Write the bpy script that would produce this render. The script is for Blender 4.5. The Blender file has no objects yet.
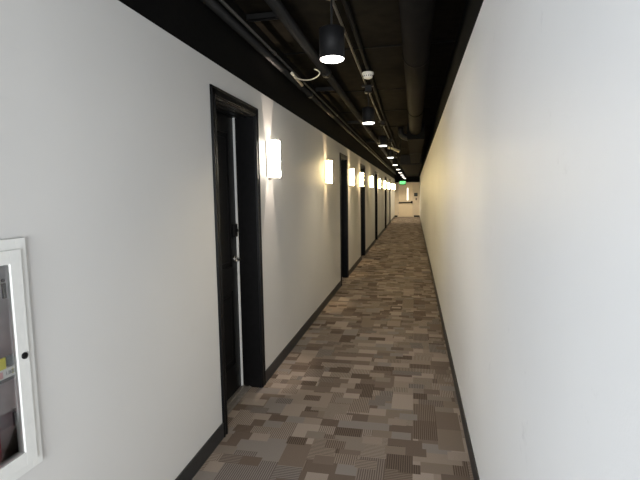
import bpy, bmesh, math, random
from mathutils import Vector, Matrix
random.seed(7)
S = bpy.context.scene
COL = S.collection
PI = math.pi
R = math.radians
XL, XR = -1.170, 0.326          # faces of the two side walls
ZL, ZR = 2.303, 2.444           # top of the white paint
CEIL, Y0, YE = 2.80, 0.42, 28.36
H = 1.52

# ------------------------------------------------------------------ materials
def newmat(name):
    m = bpy.data.materials.new(name); m.use_nodes = True
    nt = m.node_tree
    return m, nt, nt.nodes['Principled BSDF']

def pmat(name, col, rough=.5, metal=0., bump=0., scale=40., var=0., spec=.5):
    """plain material with a little procedural mottling / bump"""
    m, nt, b = newmat(name)
    b.inputs['Roughness'].default_value = rough
    b.inputs['Metallic'].default_value = metal
    b.inputs['Specular IOR Level'].default_value = spec
    tc = nt.nodes.new('ShaderNodeTexCoord')
    nz = nt.nodes.new('ShaderNodeTexNoise'); nz.inputs['Scale'].default_value = scale
    nz.inputs['Detail'].default_value = 4
    nt.links.new(tc.outputs['Object'], nz.inputs['Vector'])
    r = nt.nodes.new('ShaderNodeValToRGB')
    r.color_ramp.elements[0].position = .3; r.color_ramp.elements[1].position = .7
    lo = [max(0, c*(1-var)) for c in col]; hi = [min(1, c*(1+var)) for c in col]
    r.color_ramp.elements[0].color = (*lo, 1); r.color_ramp.elements[1].color = (*hi, 1)
    nt.links.new(nz.outputs['Fac'], r.inputs['Fac'])
    nt.links.new(r.outputs['Color'], b.inputs['Base Color'])
    if bump:
        bp = nt.nodes.new('ShaderNodeBump'); bp.inputs['Strength'].default_value = bump
        bp.inputs['Distance'].default_value = .004
        nt.links.new(nz.outputs['Fac'], bp.inputs['Height'])
        nt.links.new(bp.outputs['Normal'], b.inputs['Normal'])
    return m

def emat(name, col, strength, base=(.8, .8, .8)):
    m, nt, b = newmat(name)
    b.inputs['Base Color'].default_value = (*base, 1)
    b.inputs['Emission Color'].default_value = (*col, 1)
    b.inputs['Emission Strength'].default_value = strength
    b.inputs['Roughness'].default_value = .4
    return m

def wall_mat(name, col, scuff):
    m, nt, b = newmat(name)
    N, L = nt.nodes.new, nt.links.new
    tc = N('ShaderNodeTexCoord')
    big = N('ShaderNodeTexNoise'); big.inputs['Scale'].default_value = 1.3; big.inputs['Detail'].default_value = 5
    L(tc.outputs['Object'], big.inputs['Vector'])
    r = N('ShaderNodeValToRGB'); r.color_ramp.elements[0].position = .3; r.color_ramp.elements[1].position = .72
    r.color_ramp.elements[0].color = (*[c*.95 for c in col], 1); r.color_ramp.elements[1].color = (*col, 1)
    L(big.outputs['Fac'], r.inputs['Fac'])
    # faint grey scuffs
    sc = N('ShaderNodeTexNoise'); sc.inputs['Scale'].default_value = 3.1; sc.inputs['Detail'].default_value = 8
    sc.inputs['Roughness'].default_value = .7
    L(tc.outputs['Object'], sc.inputs['Vector'])
    sr = N('ShaderNodeValToRGB'); sr.color_ramp.elements[0].position = .62; sr.color_ramp.elements[1].position = .78
    sr.color_ramp.elements[0].color = (0, 0, 0, 1); sr.color_ramp.elements[1].color = (scuff, scuff, scuff, 1)
    L(sc.outputs['Fac'], sr.inputs['Fac'])
    mx = N('ShaderNodeMix'); mx.data_type = 'RGBA'
    L(sr.outputs['Color'], mx.inputs['Factor']); L(r.outputs['Color'], mx.inputs['A'])
    mx.inputs['B'].default_value = (.33, .33, .35, 1)
    L(mx.outputs['Result'], b.inputs['Base Color'])
    fine = N('ShaderNodeTexNoise'); fine.inputs['Scale'].default_value = 160
    L(tc.outputs['Object'], fine.inputs['Vector'])
    bp = N('ShaderNodeBump'); bp.inputs['Strength'].default_value = .12; bp.inputs['Distance'].default_value = .002
    L(fine.outputs['Fac'], bp.inputs['Height']); L(bp.outputs['Normal'], b.inputs['Normal'])
    b.inputs['Roughness'].default_value = .55
    b.inputs['Specular IOR Level'].default_value = .35
    return m

def carpet_mat():
    m, nt, b = newmat('patchwork_carpet')
    N, L = nt.nodes.new, nt.links.new
    tc = N('ShaderNodeTexCoord'); sp = N('ShaderNodeSeparateXYZ'); L(tc.outputs['Object'], sp.inputs['Vector'])
    def mt(op, a, c=None):
        n = N('ShaderNodeMath'); n.operation = op
        for i, v in enumerate((a, c)):
            if v is None: continue
            if isinstance(v, (int, float)): n.inputs[i].default_value = v
            else: L(v, n.inputs[i])
        return n.outputs[0]
    def wn(x, y, z):
        c = N('ShaderNodeCombineXYZ')
        for i, v in enumerate((x, y, z)):
            if isinstance(v, (int, float)): c.inputs[i].default_value = v
            else: L(v, c.inputs[i])
        w = N('ShaderNodeTexWhiteNoise'); w.noise_dimensions = '3D'; L(c.outputs[0], w.inputs['Vector'])
        return w.outputs['Value'], w.outputs['Color']
    def layer(w, h, seed, upright=False):
        if upright:                       # columns with staggered ends instead of rows
            col = mt('FLOOR', mt('DIVIDE', sp.outputs['X'], w))
            off, _ = wn(col, seed, .5)
            row = mt('FLOOR', mt('ADD', mt('DIVIDE', sp.outputs['Y'], h), off))
            _, c = wn(col, row, seed + .3)
            s = N('ShaderNodeSeparateColor'); L(c, s.inputs[0])
            return s.outputs
        row = mt('FLOOR', mt('DIVIDE', sp.outputs['Y'], h))
        off, _ = wn(row, seed, .5)
        col = mt('FLOOR', mt('ADD', mt('DIVIDE', sp.outputs['X'], w), off))
        _, c = wn(col, row, seed + .3)
        s = N('ShaderNodeSeparateColor'); L(c, s.inputs[0])
        return s.outputs
    A, Bq, Cq = layer(.175, .100, 1.7), layer(.150, .240, 5.7, True), layer(.12, .085, 9.7)
    m1 = mt('GREATER_THAN', Bq[2], .66); m2 = mt('GREATER_THAN', Cq[2], .74)
    def mixf(f, a, c):
        n = N('ShaderNodeMix'); n.data_type = 'FLOAT'; L(f, n.inputs['Factor']); L(a, n.inputs['A']); L(c, n.inputs['B'])
        return n.outputs['Result']
    pick = mixf(m2, mixf(m1, A[0], Bq[0]), Cq[0])
    strp = mixf(m2, mixf(m1, A[1], Bq[1]), Cq[1])
    ramp = N('ShaderNodeValToRGB'); ramp.color_ramp.interpolation = 'CONSTANT'
    cols = CARPET
    e = ramp.color_ramp.elements
    e[0].position = 0; e[0].color = (*cols[0], 1); e[1].position = 1/len(cols); e[1].color = (*cols[1], 1)
    for i in range(2, len(cols)):
        k = e.new(i/len(cols)); k.color = (*cols[i], 1)
    L(pick, ramp.inputs['Fac'])
    # fine pinstripes, lengthwise in some patches, crosswise in others
    sx = mt('GREATER_THAN', mt('FRACT', mt('DIVIDE', sp.outputs['X'], .0125)), .52)
    sy = mt('GREATER_THAN', mt('FRACT', mt('DIVIDE', sp.outputs['Y'], .0145)), .52)
    inx = mt('GREATER_THAN', strp, .74)
    iny = mt('MULTIPLY', mt('GREATER_THAN', strp, .50), mt('LESS_THAN', strp, .70))
    st = mt('ADD', mt('MULTIPLY', sx, inx), mt('MULTIPLY', sy, iny))
    mx = N('ShaderNodeMix'); mx.data_type = 'RGBA'; mx.blend_type = 'MULTIPLY'
    L(mt('MULTIPLY', st, .95), mx.inputs['Factor']); L(ramp.outputs['Color'], mx.inputs['A'])
    mx.inputs['B'].default_value = (.48, .44, .42, 1)
    # pile mottle
    nz = N('ShaderNodeTexNoise'); nz.inputs['Scale'].default_value = 220; nz.inputs['Detail'].default_value = 2
    L(tc.outputs['Object'], nz.inputs['Vector'])
    rr = N('ShaderNodeValToRGB'); rr.color_ramp.elements[0].color = (.7, .7, .7, 1); rr.color_ramp.elements[1].color = (1.2, 1.2, 1.2, 1)
    L(nz.outputs['Fac'], rr.inputs['Fac'])
    m3 = N('ShaderNodeMix'); m3.data_type = 'RGBA'; m3.blend_type = 'MULTIPLY'; m3.inputs['Factor'].default_value = 1
    L(mx.outputs['Result'], m3.inputs['A']); L(rr.outputs['Color'], m3.inputs['B'])
    L(m3.outputs['Result'], b.inputs['Base Color'])
    bp = N('ShaderNodeBump'); bp.inputs['Strength'].default_value = .4; bp.inputs['Distance'].default_value = .004
    L(nz.outputs['Fac'], bp.inputs['Height']); L(bp.outputs['Normal'], b.inputs['Normal'])
    b.inputs['Roughness'].default_value = .95; b.inputs['Specular IOR Level'].default_value = .15
    return m

CARPET = [(.238, .196, .166), (.150, .117, .095), (.265, .224, .194), (.182, .146, .119),
          (.205, .182, .170), (.122, .094, .076), (.292, .248, .216), (.195, .163, .142)]
M = {
 'wall': wall_mat('white_wall_paint', (.70, .69, .67), .12),
 'wallr': wall_mat('white_wall_paint_scuffed', (.725, .735, .745), .5),
 'wallend': wall_mat('cream_wall_paint', (.74, .66, .56), .05),
 'black': pmat('black_ceiling_paint', (.0042, .0042, .0042), .75, bump=.2, var=.25, spec=.08),
 'deck': pmat('black_ceiling_deck', (.0070, .0058, .0040), .9, bump=.3, scale=9, var=.5, spec=.05),
 'pipe': pmat('black_painted_pipe', (.0065, .0063, .006), .5, var=.2, scale=12, spec=.25),
 'pipelight': pmat('worn_grey_conduit', (.040, .037, .032), .45, metal=.2, var=.25, scale=20),
 'duct': pmat('black_painted_duct', (.0060, .0052, .0045), .7, var=.2, scale=8, spec=.02),
 'door': pmat('black_gloss_door_paint', (.006, .0058, .006), .36, bump=.0, scale=30, var=.2, spec=.13),
 'base': pmat('charcoal_rubber_baseboard', (.021, .0215, .023), .5, var=.15),
 'seal': pmat('white_door_seal', (.90, .90, .88), .5, var=.02),
 'chrome': pmat('brushed_chrome', (.72, .70, .66), .22, metal=1., var=.05),
 'thresh': pmat('grey_metal_threshold', (.30, .28, .26), .4, metal=.5, var=.15),
 'blackplastic': pmat('black_plastic', (.005, .005, .0055), .6, var=.1, spec=.2),
 'backplate': pmat('dark_nickel_backplate', (.16, .14, .12), .35, metal=.8, var=.1),
 'cabinet': pmat('white_enamel', (.80, .80, .77), .35, var=.02),
 'cabin': pmat('mottled_grey_cabinet_lining', (.86, .87, .89), .6, scale=16, var=.13),
 'red': pmat('red_enamel', (.62, .03, .10), .35, var=.05),
 'rubber': pmat('black_rubber', (.015, .015, .016), .6, var=.1),
 'yellow': pmat('yellow_tag', (.75, .68, .04), .5, var=.05),
 'paper': pmat('white_paper_tag', (.80, .79, .77), .6, var=.03),
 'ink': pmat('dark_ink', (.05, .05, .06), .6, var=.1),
 'pink': pmat('pink_ink', (.75, .38, .40), .6, var=.1),
 'slate': pmat('slate_plastic', (.06, .09, .11), .5, var=.2),
 'whiteplastic': pmat('white_plastic', (.82, .79, .72), .4, var=.04),
 'beigecable': pmat('pale_cable_sheath', (.62, .56, .42), .5, var=.1),
 'creamdoor': pmat('cream_door_paint', (.80, .70, .56), .4, var=.03, scale=3),
 'carpet': carpet_mat(),
}
glass, _nt, _b = newmat('clear_glass')
_nt.nodes.remove(_b); _o = _nt.nodes['Material Output']
_t = _nt.nodes.new('ShaderNodeBsdfTransparent'); _g = _nt.nodes.new('ShaderNodeBsdfGlossy'); _g.inputs['Roughness'].default_value = .03
_t.inputs['Color'].default_value = (.97, .98, .98, 1)
_f = _nt.nodes.new('ShaderNodeFresnel'); _f.inputs['IOR'].default_value = 1.35
_x = _nt.nodes.new('ShaderNodeMixShader'); _nt.links.new(_f.outputs[0], _x.inputs[0]); _nt.links.new(_t.outputs[0], _x.inputs[1]); _nt.links.new(_g.outputs[0], _x.inputs[2])
_nt.links.new(_x.outputs[0], _o.inputs['Surface'])
M['glass'] = glass
SH = 38.0
M['shade_white'] = emat('white_lit_glass', (1.0, .90, .74), SH)
M['shade_warm'] = emat('warm_lit_glass', (1.0, .77, .38), SH)
M['band_white'] = emat('white_lit_glass_edge', (1.0, .86, .66), 1.1)
M['band_warm'] = emat('warm_lit_glass_edge', (1.0, .76, .42), 1.1)
for k in ('shade_white', 'shade_warm'):       # the lit glass is brightest on its bowed front
    nt = M[k].node_tree; b = nt.nodes['Principled BSDF']
    g = nt.nodes.new('ShaderNodeNewGeometry'); sx = nt.nodes.new('ShaderNodeSeparateXYZ'); nt.links.new(g.outputs['True Normal'], sx.inputs[0])
    mr = nt.nodes.new('ShaderNodeMapRange'); mr.inputs['From Min'].default_value = .1; mr.inputs['From Max'].default_value = .95
    mr.inputs['To Min'].default_value = SH*.13; mr.inputs['To Max'].default_value = SH*2.5
    nt.links.new(sx.outputs['X'], mr.inputs['Value']); nt.links.new(mr.outputs[0], b.inputs['Emission Strength'])
M['lens'] = emat('lit_lamp_lens', (1.0, .94, .86), 7.0)
M['exit_face'] = emat('green_sign_face', (.02, .55, .10), .9, (.02, .25, .05))
M['exit_text'] = emat('green_lit_letters', (.25, 1.0, .40), 2.6)
M['lite'] = emat('daylit_pane', (1.0, .97, .86), 1.6)

# ------------------------------------------------------------------ mesh helpers
class MB:
    def __init__(s): s.bm = bmesh.new()
    def _mat(s, fs, mi):
        for f in fs: f.material_index = mi
    def box(s, x0, x1, y0, y1, z0, z1, bev=0., mi=0):
        r = bmesh.ops.create_cube(s.bm, size=1)
        vs = r['verts']
        for v in vs:
            v.co = Vector(((x0+x1)/2 + v.co.x*(x1-x0), (y0+y1)/2 + v.co.y*(y1-y0), (z0+z1)/2 + v.co.z*(z1-z0)))
        fs = list({f for v in vs for f in v.link_faces})
        s._mat(fs, mi)
        if bev:
            es = list({e for v in vs for e in v.link_edges})
            bmesh.ops.bevel(s.bm, geom=es, offset=bev, segments=2, affect='EDGES', profile=.6)
        return s
    def lathe(s, prof, c=(0, 0, 0), axis='Z', n=24, mi=0, a0=0, a1=2*PI):
        full = abs(a1-a0-2*PI) < 1e-6
        c = Vector(c); rings = []
        k = n if full else n+1
        for r, h in prof:
            ring = []
            for i in range(k):
                a = a0+(a1-a0)*i/n
                p = (r*math.cos(a), r*math.sin(a), h)
                if axis == 'Y': p = (p[0], p[2], -p[1])
                if axis == 'X': p = (p[2], p[0], p[1])
                ring.append(s.bm.verts.new(c+Vector(p)))
            rings.append(ring)
        for A, B in zip(rings, rings[1:]):
            for i in range(n):
                j = (i+1) % k
                f = s.bm.faces.new((A[i], A[j], B[j], B[i])); f.material_index = mi; f.smooth = True
        return s
    def cyl(s, c, r, h, axis='Z', n=24, mi=0):
        """closed cylinder from c upwards along axis, with a small chamfer"""
        e = min(r, h)*.08
        return s.lathe([(0, 0), (r-e, 0), (r, e), (r, h-e), (r-e, h), (0, h)], c, axis, n, mi)
    def tube(s, pts, r, n=10, mi=0, cap=True):
        pts = [Vector(p) for p in pts]; rings = []
        up = Vector((.13, .21, .97))
        for i, p in enumerate(pts):
            t = (pts[min(i+1, len(pts)-1)]-pts[max(i-1, 0)]).normalized()
            if abs(t.dot(up)) > .95: up = Vector((1, .1, 0)).normalized()
            u = t.cross(up).normalized(); w = u.cross(t)
            rr = r[i] if isinstance(r, (list, tuple)) else r
            rings.append([s.bm.verts.new(p+u*rr*math.cos(2*PI*k/n)+w*rr*math.sin(2*PI*k/n)) for k in range(n)])
        for A, B in zip(rings, rings[1:]):
            for k in range(n):
                f = s.bm.faces.new((A[k], A[(k+1) % n], B[(k+1) % n], B[k])); f.smooth = True; f.material_index = mi
        if cap:
            for R_ in (rings[0], rings[-1]):
                f = s.bm.faces.new(R_); f.material_index = mi
        return s
    def prism(s, poly, z0, z1, mi=0, caps=True, smooth=False, close=True):
        """poly of (x,y) extruded in z"""
        a = [s.bm.verts.new((x, y, z0)) for x, y in poly]; b = [s.bm.verts.new((x, y, z1)) for x, y in poly]
        n = len(poly)
        for i in range(n if close else n-1):
            f = s.bm.faces.new((a[i], a[(i+1) % n], b[(i+1) % n], b[i])); f.smooth = smooth; f.material_index = mi
        if caps:
            s.bm.faces.new(a[::-1]).material_index = mi; s.bm.faces.new(b).material_index = mi
        return s
    def build(s, name, mats, parent=None, label=None):
        bmesh.ops.recalc_face_normals(s.bm, faces=s.bm.faces)
        me = bpy.data.meshes.new(name); s.bm.to_mesh(me); s.bm.free()
        for m in (mats if isinstance(mats, (list, tuple)) else [mats]): me.materials.append(m)
        o = bpy.data.objects.new(name, me); COL.objects.link(o)
        if parent: o.parent = parent
        if label: o['label'] = label
        return o

def tag(o, label=None, cat=None, group=None, kind=None):
    if label: o['label'] = label
    if cat: o['category'] = cat
    if group: o['group'] = group
    if kind: o['kind'] = kind
    return o
def thing(name, label, cat, loc=(0, 0, 0), group=None, kind=None):
    o = bpy.data.objects.new(name, None); COL.objects.link(o); o.location = loc; o.empty_display_size = .1
    return tag(o, label, cat, group, kind)
def copy_tree(o, parent=None):
    kids = list(o.children)
    c = o.copy(); COL.objects.link(c)
    if parent: c.parent = parent
    for k in kids: copy_tree(k, c)
    return c
def text_mesh(name, body, size, mat, parent=None, loc=(0, 0, 0), rot=(PI/2, 0, 0), depth=.001):
    cu = bpy.data.curves.new(name, 'FONT'); cu.body = body; cu.size = size; cu.extrude = depth
    cu.align_x = 'CENTER'; cu.align_y = 'CENTER'
    t = bpy.data.objects.new(name+'_src', cu); COL.objects.link(t)
    dg = bpy.context.evaluated_depsgraph_get(); dg.update()
    me = bpy.data.meshes.new_from_object(t.evaluated_get(dg))
    bpy.data.objects.remove(t); bpy.data.curves.remove(cu)
    me.name = name; me.materials.clear(); me.materials.append(mat)
    o = bpy.data.objects.new(name, me); COL.objects.link(o); o.location = loc; o.rotation_euler = rot
    if parent: o.parent = parent
    return o

# ------------------------------------------------------------------ the setting
DOORS = [(2.545, 3.36), (7.28, 8.10), (10.15, 11.02), (13.95, 14.80), (18.75, 19.65), (22.2, 23.1)]
CW, DT = .062, 2.162       # casing width, casing top
OPEN = [(a+CW-.014, b-CW+.014) for a, b in DOORS]
OZ = DT-CW+.014
CABY, CABZ = (0.82, 1.165), (.705, 1.382)   # recess for the fire cabinet in the left wall
XB = XL-.30

w = MB()
edges = [Y0]+[v for o_ in OPEN for v in o_]+[YE+.15]
for i in range(0, len(edges), 2):
    a, b = edges[i], edges[i+1]
    if i == 0:
        w.box(XB, XL, a, CABY[0], 0, ZL); w.box(XB, XL, CABY[1], b, 0, ZL)
        w.box(XB, XL, CABY[0], CABY[1], 0, CABZ[0]); w.box(XB, XL, CABY[0], CABY[1], CABZ[1], ZL)
        w.box(XB, XL-.16, CABY[0], CABY[1], CABZ[0], CABZ[1])
    else:
        w.box(XB, XL, a, b, 0, ZL)
for a, b in OPEN: w.box(XB, XL, a, b, OZ, ZL)
w.box(XB, XL-.012, Y0, YE+.15, ZL, CEIL, mi=1)
tag(w.build('wall_left', [M['wall'], M['black']]), kind='structure')
w = MB(); w.box(XR, XR+.15, Y0+.13, YE+.15, 0, ZR); w.box(XR+.012, XR+.15, Y0+.13, YE+.15, ZR, CEIL, mi=1)
tag(w.build('wall_right', [M['wallr'], M['black']]), kind='structure')
EDX0, EDX1, EDZ = -.952, -.069, 2.06
w = MB()
w.box(XL, EDX0, YE, YE+.15, 0, 2.10); w.box(EDX1, XR, YE, YE+.15, 0, 2.10); w.box(EDX0, EDX1, YE, YE+.15, EDZ, 2.10)
w.box(XL-.012, XR+.012, YE+.006, YE+.15, 2.10, CEIL, mi=1)
tag(w.build('wall_end', [M['wallend'], M['black']]), kind='structure')
tag(MB().box(-3.2, 2.8, -2.6, YE+.15, -.05, 0).build('floor', M['carpet']), kind='structure')
c = MB(); c.box(XB, XR+.15, Y0, YE+.15, CEIL, CEIL+.05)
tag(c.build('ceiling', M['deck']), kind='structure')
def baseboard(name, segs):
    m = MB()
    for s_ in segs: m.box(*s_, bev=.003)
    tag(m.build(name, M['base']), kind='structure')
bb = []
ed = [Y0]+[v for d in DOORS for v in d]+[YE]
for i in range(0, len(ed), 2): bb.append((XL, XL+.009, ed[i], ed[i+1], 0, .100))
baseboard('baseboard_left', bb)
baseboard('baseboard_right', [(XR-.009, XR, Y0+.13, YE, 0, .100)])
baseboard('baseboard_end', [(XL+.009, EDX0-.05, YE-.009, YE, 0, .100), (EDX1+.05, XR-.009, YE-.009, YE, 0, .100)])

# ------------------------------------------------------------------ doors on the left
def make_door(i, a, b, label, first=False):
    wd = b-a
    r = thing(f'door_{i}', label, 'door', (XL, a, 0), 'black doors along the left wall', 'structure')
    # casing: stepped moulding up both sides and over the head
    m = MB()
    for (t, w0, w1) in ((.009, 0, CW), (.014, .003, .014), (.012, .040, .052)):
        m.box(0, t, w0, w1, 0, DT-w0, bev=.002); m.box(0, t, wd-w1, wd-w0, 0, DT-w0, bev=.003)
        m.box(0, t, w0, wd-w0, DT-w1, DT-w0, bev=.002)
    m.build('casing', M['door'], r)
    # jamb lining with stops
    j = MB(); ia, ib, iz = CW-.012, wd-CW+.012, DT-CW+.012
    j.box(-.24, .0, ia, ia+.018, 0, iz, bev=.002); j.box(-.24, .0, ib-.018, ib, 0, iz, bev=.002)
    j.box(-.24, .0, ia, ib, iz-.018, iz, bev=.002)
    for x0, x1, p in ((-.055, -.030, .005), (-.100, -.078, .004), (-.150, -.130, .006)):
        j.box(x0, x1, ia+.018, ib-.018, iz-.018-p, iz-.018, bev=.002)
    j.build('jamb', M['door'], r)
    # leaf with two sunk panels
    l = MB(); la, lb, lz = ia+.020, ib-.020, iz-.021
    X = -.166                        # face of the leaf
    l.box(X-.042, X-.010, la, lb, .012, lz)
    st = .105
    l.box(X-.012, X, la, la+st, .012, lz, bev=.003); l.box(X-.012, X, lb-st, lb, .012, lz, bev=.003)
    for z0, z1 in ((.012, .235), (.80, .985), (lz-.125, lz)): l.box(X-.012, X, la+st-.002, lb-st+.002, z0, z1, bev=.003)
    for z0, z1 in ((.235, .80), (.985, lz-.125)): l.box(X-.012, X-.003, la+st+.035, lb-st-.035, z0+.035, z1-.035, bev=.008)
    leaf = l.build('leaf', M['door'], r)
    # lever handle and deadbolt near the latch edge
    hy = lb-.062
    hd = MB()
    hd.cyl((X, hy, 1.035), .027, .012, 'X'); hd.cyl((X+.010, hy, 1.035), .010, .042, 'X', 16)
    hd.tube([(X+.048, hy+.006, 1.035), (X+.052, hy-.02, 1.035), (X+.052, hy-.06, 1.034), (X+.050, hy-.105, 1.031)], [.010, .010, .009, .007], 12)
    hd.build('lever_handle', M['chrome'], r, 'chrome lever handle')
    db = MB(); db.box(X, X+.024, hy-.032, hy+.032, 1.20, 1.30, bev=.008); db.cyl((X+.022, hy, 1.25), .016, .012, 'X', 18)
    db.build('deadbolt', M['blackplastic'], r)
    MB().box(-.23, -.085, ia+.018, ib-.018, .0005, .007, bev=.002).box(-.150, -.138, ia+.018, ib-.018, .006, .012, bev=.002).box(-.105, -.093, ia+.018, ib-.018, .006, .011, bev=.002).build('threshold', M['thresh'], r, 'grey metal threshold strip')
    if first:
        MB().box(X+.001, X+.016, ib-.018-.014, ib-.018, .012, iz-.022, bev=.002).build('door_seal', M['seal'], r, 'white vertical seal strip at the latch side')
    return r
DL = ['nearest black panelled door in the left wall, with a white vertical seal strip',
      'second black door from the camera, just past the second wall sconce',
      'third black door along the left wall, just past the fourth wall sconce',
      'fourth black door along the left wall, between the fifth and sixth sconces',
      'fifth black door far along the left wall, past the seventh sconce',
      'sixth and farthest black door along the left wall, near the corridor end']
for i, (a, b) in enumerate(DOORS): make_door(i+1, a, b, DL[i], i == 0)

# cream exit door in the end wall
r = thing('door_7', 'cream exit door with a tall narrow lit window and dark push bar at the corridor end', 'door', (EDX0, YE, 0), None, 'structure')
W_ = EDX1-EDX0
m = MB(); m.box(-.05, 0.02, -.014, .10, 0, EDZ+.05, bev=.003); m.box(W_-.02, W_+.05, -.014, .10, 0, EDZ+.05, bev=.003); m.box(0.02, W_-.02, -.014, .10, EDZ-.02, EDZ+.05, bev=.003)
m.build('door_frame', M['wallend'], r)
gx0, gx1, gz0, gz1 = .515, .595, 1.02, 1.76
m = MB()
m.box(.023, gx0, .02, .065, .01, EDZ-.023); m.box(gx1, W_-.023, .02, .065, .01, EDZ-.023)
m.box(gx0, gx1, .02, .065, .01, gz0); m.box(gx0, gx1, .02, .065, gz1, EDZ-.023)
m.build('leaf', M['creamdoor'], r)
m = MB()
for x0, x1, z0, z1 in ((gx0-.02, gx0, gz0-.02, gz1+.02), (gx1, gx1+.02, gz0-.02, gz1+.02), (gx0, gx1, gz0-.02, gz0), (gx0, gx1, gz1, gz1+.02)): m.box(x0, x1, .012, .03, z0, z1, bev=.002)
wf = m.build('window_frame', M['wallend'], r)
MB().box(gx0, gx1, .035, .045, gz0, gz1).build('pane', M['lite'], wf, 'bright narrow window pane')
m = MB(); m.box(.04, .10, -.045, .02, .845, .925, bev=.006); m.box(W_-.13, W_-.03, -.055, .02, .835, .965, bev=.006)
m.box(.09, W_-.12, -.060, -.028, .855, .915, bev=.008)
m.build('push_bar', M['blackplastic'], r, 'dark horizontal push bar')
m = MB()
for z in (.25, 1.05, 1.85): m.cyl((.014, -.018, z-.05), .008, .10, 'Z', 12)
m.build('hinge', M['chrome'], r)

m = MB(); m.box(-.10, .10, -.030, 0, -.10, .10, bev=.006)
t = thing('control_panel', 'small dark square panel on the end wall, right of the cream door', 'panel', (.092, YE, 1.354))
m.build('housing', M['blackplastic'], t); MB().box(-.075, .075, -.033, -.028, -.06, .075, bev=.002).build('screen', M['slate'], t)
t = thing('card_reader', 'slim dark card reader on the end wall below the square panel', 'card reader', (.115, YE, 1.085))
MB().box(-.032, .032, -.024, 0, -.07, .07, bev=.006).build('housing', M['blackplastic'], t)
MB().box(-.014, .014, -.027, -.022, .03, .05, bev=.001).build('indicator', M['slate'], t)

# ------------------------------------------------------------------ wall sconces
UPW, DNW = 1.0, 1.0
def make_sconce(warm):
    t = thing('wall_sconce', '', 'wall lamp', (XL, 0, 1.655))
    hw, dp, hh = .074, .092, .294
    MB().box(0, .010, -.072, .072, .004, hh-.004, bev=.003).build('backplate', M['backplate'], t, 'thin dark metal backplate')
    k = 'warm' if warm else 'white'
    def arc(hw, dp, n=22):
        out = []
        for i in range(n+1):
            a = -PI/2+PI*i/n
            ca, sa = math.cos(a), math.sin(a)
            out.append((.010+dp*abs(ca)**.62, hw*math.copysign(abs(sa)**.80, sa)))
        return out
    def shell(z0, z1, g=0.):
        o_, i_ = arc(hw+g, dp-.010+g), arc(hw-.006+g, dp-.016+g)
        return MB().prism(o_+i_[::-1], z0, z1, smooth=False)
    shell(0, hh-.046).build('shade', M['shade_'+k], t)
    shell(hh-.046, hh-.043, .001).build('shade_band', M['band_'+k], t, 'thin line round the top of the shade')
    shell(hh-.043, hh).build('shade_top', M['shade_'+k], t)
    MB().box(0, .011, -.030, .030, -.018, .006, bev=.002).build('bracket', M['backplate'], t)
    for z, rx in ((.035, PI), (hh-.035, 0)):         # one lamp thrown up, one down, out of the open ends
        ld = bpy.data.lights.new('bulb', 'SPOT'); ld.energy = SCW; ld.shadow_soft_size = .014; ld.spot_size = R(64); ld.spot_blend = .6
        ld.color = (1.0, .72, .40) if warm else (1.0, .84, .70)
        o = bpy.data.objects.new('bulb', ld); COL.objects.link(o); o.parent = t; o.location = (.046, 0, z); o.rotation_euler = (rx, 0, 0)
    return t
SCW = 55.0
SCY = [3.625, 6.065, 8.34, 9.92, 12.25, 15.05, 17.75, 20.65, 23.6, 26.2]
SCL = ['glowing white wall sconce beside the nearest black door, largest of the sconces',
       'yellowish glowing wall sconce before the second black door, second from the camera',
       'glowing wall sconce just past the second black door, third from the camera',
       'glowing wall sconce just before the third black door, fourth from the camera',
       'glowing wall sconce between the third and fourth black doors, fifth from the camera',
       'glowing wall sconce just past the fourth black door, sixth from the camera',
       'glowing wall sconce before the fifth black door, seventh from the camera',
       'glowing wall sconce past the fifth black door, eighth from the camera',
       'glowing wall sconce past the sixth black door, ninth from the camera',
       'tiny glowing wall sconce closest to the end door, farthest of all']
white_s, warm_s = make_sconce(False), make_sconce(True)
for i, y in enumerate(SCY):
    o = white_s if i == 0 else warm_s if i == 1 else copy_tree(warm_s)
    o.location = (XL, y, 1.655); tag(o, SCL[i], group='wall sconces along the left wall')

# ------------------------------------------------------------------ pendant lamps
PW = 35.0
def make_pendant():
    t = thing('pendant_lamp', '', 'ceiling lamp')
    R_, hh = .0735, .168
    b = MB().lathe([(.0, hh), (R_-.004, hh), (R_, hh-.004), (R_, 0), (R_-.005, 0), (R_-.005, .02)], n=36)
    b.build('body', M['blackplastic'], t)
    MB().lathe([(R_-.005, .012), (R_-.004, -.002), (R_-.008, -.007), (R_*.8, -.010), (R_*.4, -.012), (0, -.012)], n=36).build('lens', M['lens'], t, 'bright round white lens')
    m = MB().cyl((0, 0, hh-.002), .0065, .345-hh, 'Z', 10); m.cyl((0, 0, hh-.004), .016, .022, 'Z', 14)
    m.build('stem', M['blackplastic'], t)
    m = MB().cyl((0, 0, .338), .045, .022, 'Z', 20); m.box(-.036, .036, -.036, .036, .358, .42, bev=.006); m.box(-.075, .055, -.03, .03, .405, .424, bev=.004)
    m.build('canopy', M['pipe'], t)
    ld = bpy.data.lights.new('lamp', 'SPOT'); ld.energy = PW; ld.spot_size = R(118); ld.spot_blend = .9; ld.shadow_soft_size = .05
    ld.color = (1.0, .84, .58)
    o = bpy.data.objects.new('lamp', ld); COL.objects.link(o); o.parent = t; o.location = (0, 0, -.03)
    return t
R = math.radians
PX = [-.472, -.525, -.54, -.545, -.55, -.552, -.565, -.565, -.565, -.54]
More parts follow.
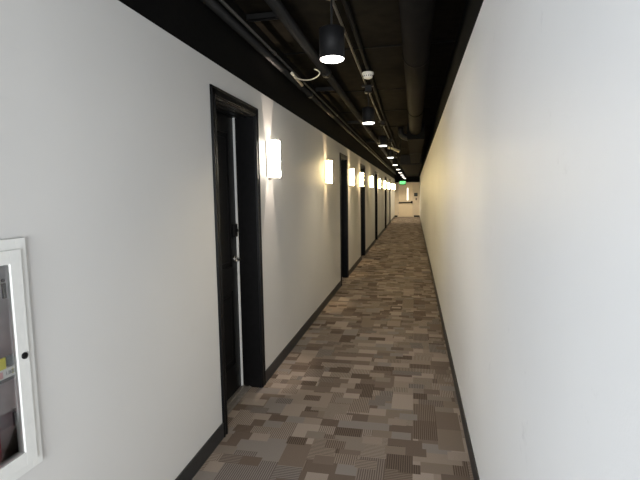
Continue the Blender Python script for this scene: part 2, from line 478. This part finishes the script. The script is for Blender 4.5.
PL = ['nearest black cylinder pendant lamp with a glowing white disc, largest of the row',
      'second black cylinder pendant lamp along the ceiling, just past the smoke detector',
      'third black cylinder pendant lamp from the camera, before the pale flexible conduit',
      'fourth pendant lamp from the camera, just before the pale flexible conduit',
      'fifth pendant lamp in the row, just past the pale flexible conduit',
      'sixth pendant lamp in the row from the camera', 'seventh pendant lamp in the row from the camera',
      'eighth pendant lamp in the row from the camera', 'ninth pendant lamp in the row, just before the green exit sign',
      'farthest pendant lamp, behind the green exit sign']
pend = make_pendant()
end_lamp = [c_ for c_ in pend.children if c_.type == 'LIGHT'][0].data.copy(); end_lamp.energy = PW*4.0; end_lamp.spot_size = R(135)
for i in range(10):
    o = pend if i == 0 else copy_tree(pend)
    o.location = (PX[i], 2.7*(i+1), (2.294, 2.322, 2.325, 2.318)[i] if i < 4 else 2.300); tag(o, PL[i], group='black pendant lamps in a row')
    if i >= 8:                                   # the lamps by the end door burn brighter
        for ch in o.children:
            if ch.type == 'LIGHT': ch.data = end_lamp

# ------------------------------------------------------------------ pipes, ducts and bits on the ceiling
def run(name, label, x, z, r, mat, cat='pipe', y0=Y0, y1=YE, couplings=(), n=14, path=None):
    t = thing(name, label, cat, (x, y0, z))
    MB().tube([(px_-x, py_-y0, 0) for px_, py_ in path] if path else [(0, 0, 0), (0, y1-y0, 0)], r, n).build('tube', mat, t)
    for y in couplings:
        MB().cyl((0, y-y0-.035, 0), r*1.28, .07, 'Y', n).build('coupling', mat, t)
    return t
run('sprinkler_pipe', 'black pipe along the top of the left wall, leftmost of the ceiling pipes', XL+.066, 2.572, .026, M['pipe'], couplings=(1.9, 4.9, 7.9, 10.9))
run('electrical_conduit', 'thin grey conduit just above the leftmost black pipe', XL+.075, 2.632, .011, M['pipelight'], 'conduit', couplings=(3.6, 6.6, 9.6), n=10)
run('drain_pipe', 'thick black pipe along the ceiling left of the pendant lamps', -.868, 2.715, .040, M['pipe'], couplings=(4.6, 8.9))
run('electrical_conduit', 'thin pale conduit on the ceiling right beside the pendant lamps', -.497, 2.757, .0105, M['pipelight'], 'conduit', n=10, path=[(-.497, Y0), (-.535, 3.8), (-.575, 7.5), (-.58, 15.4)])
run('electrical_conduit', 'dark conduit on the ceiling between the pendant row and the round duct', -.43, 2.779, .020, M['black'], 'conduit', n=12, path=[(-.43, Y0), (-.462, 3.8), (-.50, 7.5), (-.51, 15.4)])
SY = [3.25, 5.6, 8.3, 11.6]
SN = ['first', 'second', 'third', 'farthest']
for i, y in enumerate(SY):
    t = thing('ceiling_strut', f'{SN[i]} black strut from the camera crossing the ceiling above the left pipes', 'strut', (0, y, 0), 'black struts across the ceiling')
    m = MB(); x0, x1 = XL-.012, -.90
    m.box(x0, x1, -.022, -.018, 2.757, 2.80); m.box(x0, x1, .018, .022, 2.757, 2.80); m.box(x0, x1, -.022, .022, 2.796, 2.80)
    m.box(x0, x1, -.022, -.012, 2.757, 2.761); m.box(x0, x1, .012, .022, 2.757, 2.761)
    m.build('channel', M['pipe'], t)
# deck joints
for i, y in enumerate([2.5, 4.2, 5.9, 7.4, 9.2, 11.2, 13.8, 16.8]):
    tag(MB().box(XL-.012, XR+.012, y-.012, y+.012, 2.790, 2.80, bev=.003).build(f'trim_{i+1}', M['black']), kind='structure')

t = thing('round_duct', 'black round duct along the right side of the ceiling', 'duct', (.010, Y0, 2.63))
L_ = 8.42-Y0
MB().tube([(0, 0, 0), (0, L_, 0)], .105, 32).build('pipe', M['duct'], t)
for y in (1.4, 3.9, 6.4): MB().lathe([(.105, -.02), (.111, -.018), (.111, .018), (.105, .02)], (0, y-Y0, 0), 'Y', 32).build('joint_band', M['duct'], t)
t = thing('rectangular_duct', 'black box duct past the end of the round duct', 'duct', (0, 8.42, 0))
MB().box(-.123, .165, .02, 7.2, 2.455, 2.72, bev=.004).build('body', M['duct'], t)
MB().box(-.132, .174, 0, .03, 2.446, 2.735, bev=.003).build('flange', M['black'], t)
m = MB(); m.box(-.13, .17, 3.2, 3.225, 2.447, 2.73, bev=.003); m.build('flange', M['pipe'], t)
t = thing('wide_duct', 'wide black box duct over the far end of the corridor', 'duct', (0, 15.62, 0))
MB().box(-.45, .24, 0.02, 12.6, 2.44, 2.73, bev=.004).build('body', M['duct'], t)
MB().box(-.465, .255, 0, .03, 2.425, 2.745, bev=.003).build('flange', M['pipe'], t)
# branch duct bending off to the left
pts = [(.10-.16*math.sin(a)-.16, 9.2, 2.60+.0*a) for a in (0,)]
t = thing('branch_duct', 'short black curved branch duct left of the box duct', 'duct', (-.126, 9.4, 2.60))
MB().tube([(.0, 0, 0)]+[(-.02-.13*math.sin(a), 0, -.0+.13-.13*math.cos(a)) for a in [PI/2*i/8 for i in range(9)]]+[(-.15, 0, .20)], .062, 20).build('elbow', M['pipe'], t)
MB().lathe([(.062, 0), (.072, .004), (.072, .02), (.062, .024)], (-.024, 0, 0), 'X', 20).build('collar', M['pipe'], t)

# smoke detector
t = thing('smoke_detector', 'white round smoke detector hanging under the ceiling conduits', 'smoke detector', (-.478, 4.88, 2.813))
m = MB(); m.lathe([(0, -.055), (.055, -.055), (.060, -.060), (.060, -.078), (.052, -.082), (.0, -.082)], n=28)
m.build('base', M['whiteplastic'], t)
m = MB(); m.lathe([(.048, -.080), (.050, -.096), (.044, -.112), (.030, -.118), (0, -.119)], n=28)
hd = m.build('head', M['whiteplastic'], t)
m = MB()
for k in range(14):
    a = 2*PI*k/14; m.cyl((.048*math.cos(a), .048*math.sin(a), -.101), .0045, .011, 'Z', 6)
m.build('vent', M['ink'], hd, 'dark sensor vents round the head')

# loose cable with a pale connector
cx = XL+.075
t = thing('loose_cable', 'loose pale cable looping down from the leftmost black pipe', 'cable', (0, 0, 0))
P = [(cx+.03, 4.02, 2.575), (cx+.055, 4.02, 2.545), (cx+.11, 4.0, 2.515), (cx+.18, 3.97, 2.497), (cx+.24, 3.94, 2.497), (cx+.290, 3.91, 2.512), (cx+.305, 3.90, 2.535), (cx+.285, 3.90, 2.555), (cx+.26, 3.90, 2.565)]
def smooth(P, n=6):
    P = [Vector(p) for p in P]; out = []
    for i in range(len(P)-1):
        p0, p1, p2, p3 = P[max(i-1, 0)], P[i], P[i+1], P[min(i+2, len(P)-1)]
        for k in range(n):
            u = k/n
            out.append(.5*((2*p1)+(p2-p0)*u+(2*p0-5*p1+4*p2-p3)*u*u+(3*p1-p0-3*p2+p3)*u**3))
    return out+[P[-1]]
MB().tube(smooth(P), .0055, 8).build('cord', M['beigecable'], t)
MB().tube([(cx+.036, 4.0, 2.572), (cx+.038, 4.10, 2.563), (cx+.040, 4.36, 2.548)], .013, 12).build('connector', M['beigecable'], t)

# flexible conduit slung beside the row of lamps
t = thing('flexible_conduit', 'pale flexible conduit hanging slantwise above the fourth pendant lamp', 'conduit', (0, 0, 0))
P = [(-.63, 11.30, 2.595), (-.56, 11.32, 2.575), (-.48, 11.34, 2.550), (-.40, 11.36, 2.520), (-.36, 11.38, 2.505)]
q = smooth(P, 10)
MB().tube(q, [.030+.004*(k % 2) for k in range(len(q))], 12).build('hose', M['beigecable'], t)
MB().tube([P[0], (-.64, 11.30, 2.64), (-.645, 11.30, 2.80)], .012, 8).build('hanger', M['pipe'], t)
MB().tube([P[-1], (-.345, 11.38, 2.56), (-.34, 11.38, 2.80)], .012, 8).build('hanger', M['pipe'], t)

# exit sign
t = thing('exit_sign', 'green glowing EXIT sign hanging from the ceiling before the end door', 'sign', (-.638, 26.0, 2.035))
MB().box(-.17, .17, -.02, .035, -.11, .11, bev=.008).build('housing', M['blackplastic'], t)
MB().box(-.155, .155, -.024, -.018, -.095, .095, bev=.002).build('face', M['exit_face'], t)
text_mesh('lettering', 'EXIT', .165, M['exit_text'], t, (0, -.0255, 0))
MB().cyl((0, .008, .108), .012, 2.80-2.035-.108, 'Z', 10).build('stem', M['pipe'], t)

# ------------------------------------------------------------------ fire extinguisher cabinet, recessed in the left wall
t = thing('fire_extinguisher_cabinet', 'white fire extinguisher cabinet with a glass door set in the left wall', 'cabinet', (XL, 0, 0))
a0, a1, z0, z1 = .80, 1.1705, .682, 1.400
m = MB(); fw_ = .035
for y0_, y1_, q0, q1 in ((a0, a0+fw_, z0, z1), (a1-fw_, a1, z0, z1), (a0+fw_, a1-fw_, z0, z0+fw_), (a0+fw_, a1-fw_, z1-fw_, z1)): m.box(-.002, .012, y0_, y1_, q0, q1, bev=.001)
m.build('trim_frame', M['cabinet'], t)
m = MB(); m.box(-.001, .006, a1-.01, a1+.0035, z0-.004, z1); m.box(-.001, .006, a0, a1-.01, z0-.004, z0+.01)  # shadow at the frame's edge and foot, built as a dark strip
m.build('shadow_strip', M['ink'], t, 'dark strip standing in for the shadow along the frame edge')
m = MB()
m.box(-.155, -.150, CABY[0]+.003, CABY[1]-.003, CABZ[0]+.003, CABZ[1]-.003)
m.box(-.150, -.003, CABY[0]+.003, CABY[0]+.007, CABZ[0]+.003, CABZ[1]-.003); m.box(-.150, -.003, CABY[1]-.007, CABY[1]-.003, CABZ[0]+.003, CABZ[1]-.003)
m.box(-.150, -.003, CABY[0]+.007, CABY[1]-.007, CABZ[0]+.003, CABZ[0]+.007); m.box(-.150, -.003, CABY[0]+.007, CABY[1]-.007, CABZ[1]-.007, CABZ[1]-.003)
m.build('tub', M['cabin'], t, 'mottled grey cabinet lining')
m = MB(); d0, d1, e0, e1, dw = a0+.030, a1-.026, z0+.028, z1-.032, .040
for y0_, y1_, q0, q1 in ((d0, d0+dw, e0, e1), (d1-dw, d1, e0, e1), (d0+dw, d1-dw, e0, e0+dw), (d0+dw, d1-dw, e1-dw, e1)): m.box(.004, .020, y0_, y1_, q0, q1, bev=.001)
dr = m.build('door', M['cabinet'], t)
MB().box(.009, .013, d0+dw-.003, d1-dw+.003, e0+dw-.003, e1-dw+.003).build('glass', M['glass'], dr)
m = MB(); m.cyl((.019, d1-.019, 1.046), .010, .006, 'X', 16); m.build('lock', M['blackplastic'], dr, 'small round black lock')
for z in (.86, 1.25):
    m = MB(); m.box(-.004, .003, d1-dw-.014, d1-dw-.004, z-.022, z+.022, bev=.001); m.cyl((.0, d1-dw-.012, z+.032), .005, .004, 'X', 10)
    m.build('clip', M['ink'], t, 'small dark clip')
t = thing('fire_extinguisher', 'red fire extinguisher inside the white wall cabinet', 'fire extinguisher', (XL-.080, 1.036, CABZ[0]+.007))
rr = .058
MB().lathe([(0, 0), (rr-.006, 0), (rr, .008), (rr, .36), (rr-.008, .40), (.030, .435), (.018, .445), (.018, .46), (0, .46)], n=32).build('cylinder', M['red'], t)
m = MB(); m.cyl((0, 0, .455), .020, .035, 'Z', 18); m.box(-.012, .012, -.085, .03, .505, .517, bev=.003); m.box(-.011, .011, -.075, .02, .480, .490, bev=.003); m.box(-.008, .008, -.01, .02, .485, .51)
m.build('valve', M['rubber'], t)
m = MB().tube(smooth([(0, -.012, .468), (0, -.05, .466), (.0, -.074, .41), (.0, -.076, .30), (.0, -.074, .16), (0, -.074, .12)]), .010, 10)
m.build('hose', M['rubber'], t)
t = thing('inspection_tag', 'white and yellow printed tag strip inside the glass cabinet', 'tag', (XL-.004, 1.10, 1.005))
MB().box(-.0015, .0015, -.16, .012, -.013, .016, bev=.0004).build('card', M['paper'], t)
MB().box(-.0018, .0026, -.16, -.018, .016, .050, bev=.0004).build('yellow_flap', M['yellow'], t, 'yellow flap')
MB().box(-.004, .003, -.014, .012, .020, .050, bev=.001).build('slate_clip', M['slate'], t, 'slate clip')
MB().box(-.004, .004, -.16, .012, -.022, -.013, bev=.001).build('lower_edge', M['ink'], t, 'black lower edge')
text_mesh('lettering', '1.800.', .015, M['ink'], t, (.0022, -.004, .001), (PI/2, 0, PI/2), .0003)
MB().box(.0010, .0021, -.052, -.030, -.009, .010).build('pink_print', M['pink'], t, 'pink print')
MB().box(.0010, .0021, .002, .005, -.006, .010).build('yellow_print', M['yellow'], t, 'yellow print')

# ------------------------------------------------------------------ light
def area(name, loc, target, sx, sy, energy, col):
    ld = bpy.data.lights.new(name, 'AREA'); ld.shape = 'RECTANGLE'; ld.size = sx; ld.size_y = sy; ld.energy = energy; ld.color = col
    o = bpy.data.objects.new(name, ld); COL.objects.link(o); o.location = loc
    o.rotation_euler = (Vector(target)-Vector(loc)).to_track_quat('-Z', 'Y').to_euler()
    return o
# daylight reaching in from the open lobby end behind the camera
area('lobby_daylight', (-.95, -2.3, 1.25), (-.45, 5, 1.2), 4.2, 1.9, 375, (.92, .965, 1.0))
area('cabinet_fill', (2.5, -1.3, 1.3), (-1.17, 1.1, 1.05), 1.4, 1.5, 31, (.95, .98, 1.0))  # added fill light to brighten the cabinet inside, no known window there
wd = bpy.data.worlds.new('lobby'); S.world = wd; wd.use_nodes = True
wd.node_tree.nodes['Background'].inputs['Color'].default_value = (.85, .92, 1, 1)
wd.node_tree.nodes['Background'].inputs['Strength'].default_value = .10

# ------------------------------------------------------------------ camera
f, yaw, pit, roll = 456.1934, .2043, .1021, -.0149
fwd = Vector((-math.sin(yaw)*math.cos(pit), math.cos(yaw)*math.cos(pit), -math.sin(pit)))
r0 = Vector((math.cos(yaw), math.sin(yaw), 0)); u0 = r0.cross(fwd)
rx = r0*math.cos(roll)+u0*math.sin(roll); ux = -r0*math.sin(roll)+u0*math.cos(roll)
cd = bpy.data.cameras.new('camera'); cd.sensor_width = 36; cd.lens = f/640*36; cd.clip_start = .02; cd.clip_end = 100
cam = bpy.data.objects.new('camera', cd); COL.objects.link(cam)
mw = Matrix((rx, ux, -fwd)).transposed().to_4x4(); mw.translation = Vector((0, 0, H)); cam.matrix_world = mw
S.camera = cam

vs = S.view_settings
S.display_settings.display_device = 'sRGB'
vs.view_transform = 'Standard'; vs.look = 'None'; vs.gamma = 1; vs.use_curve_mapping = False
vs.exposure = 0.0
S.cycles.max_bounces = 10; S.cycles.diffuse_bounces = 6
S.cycles.use_denoising = True
S.cycles.sample_clamp_indirect = 4
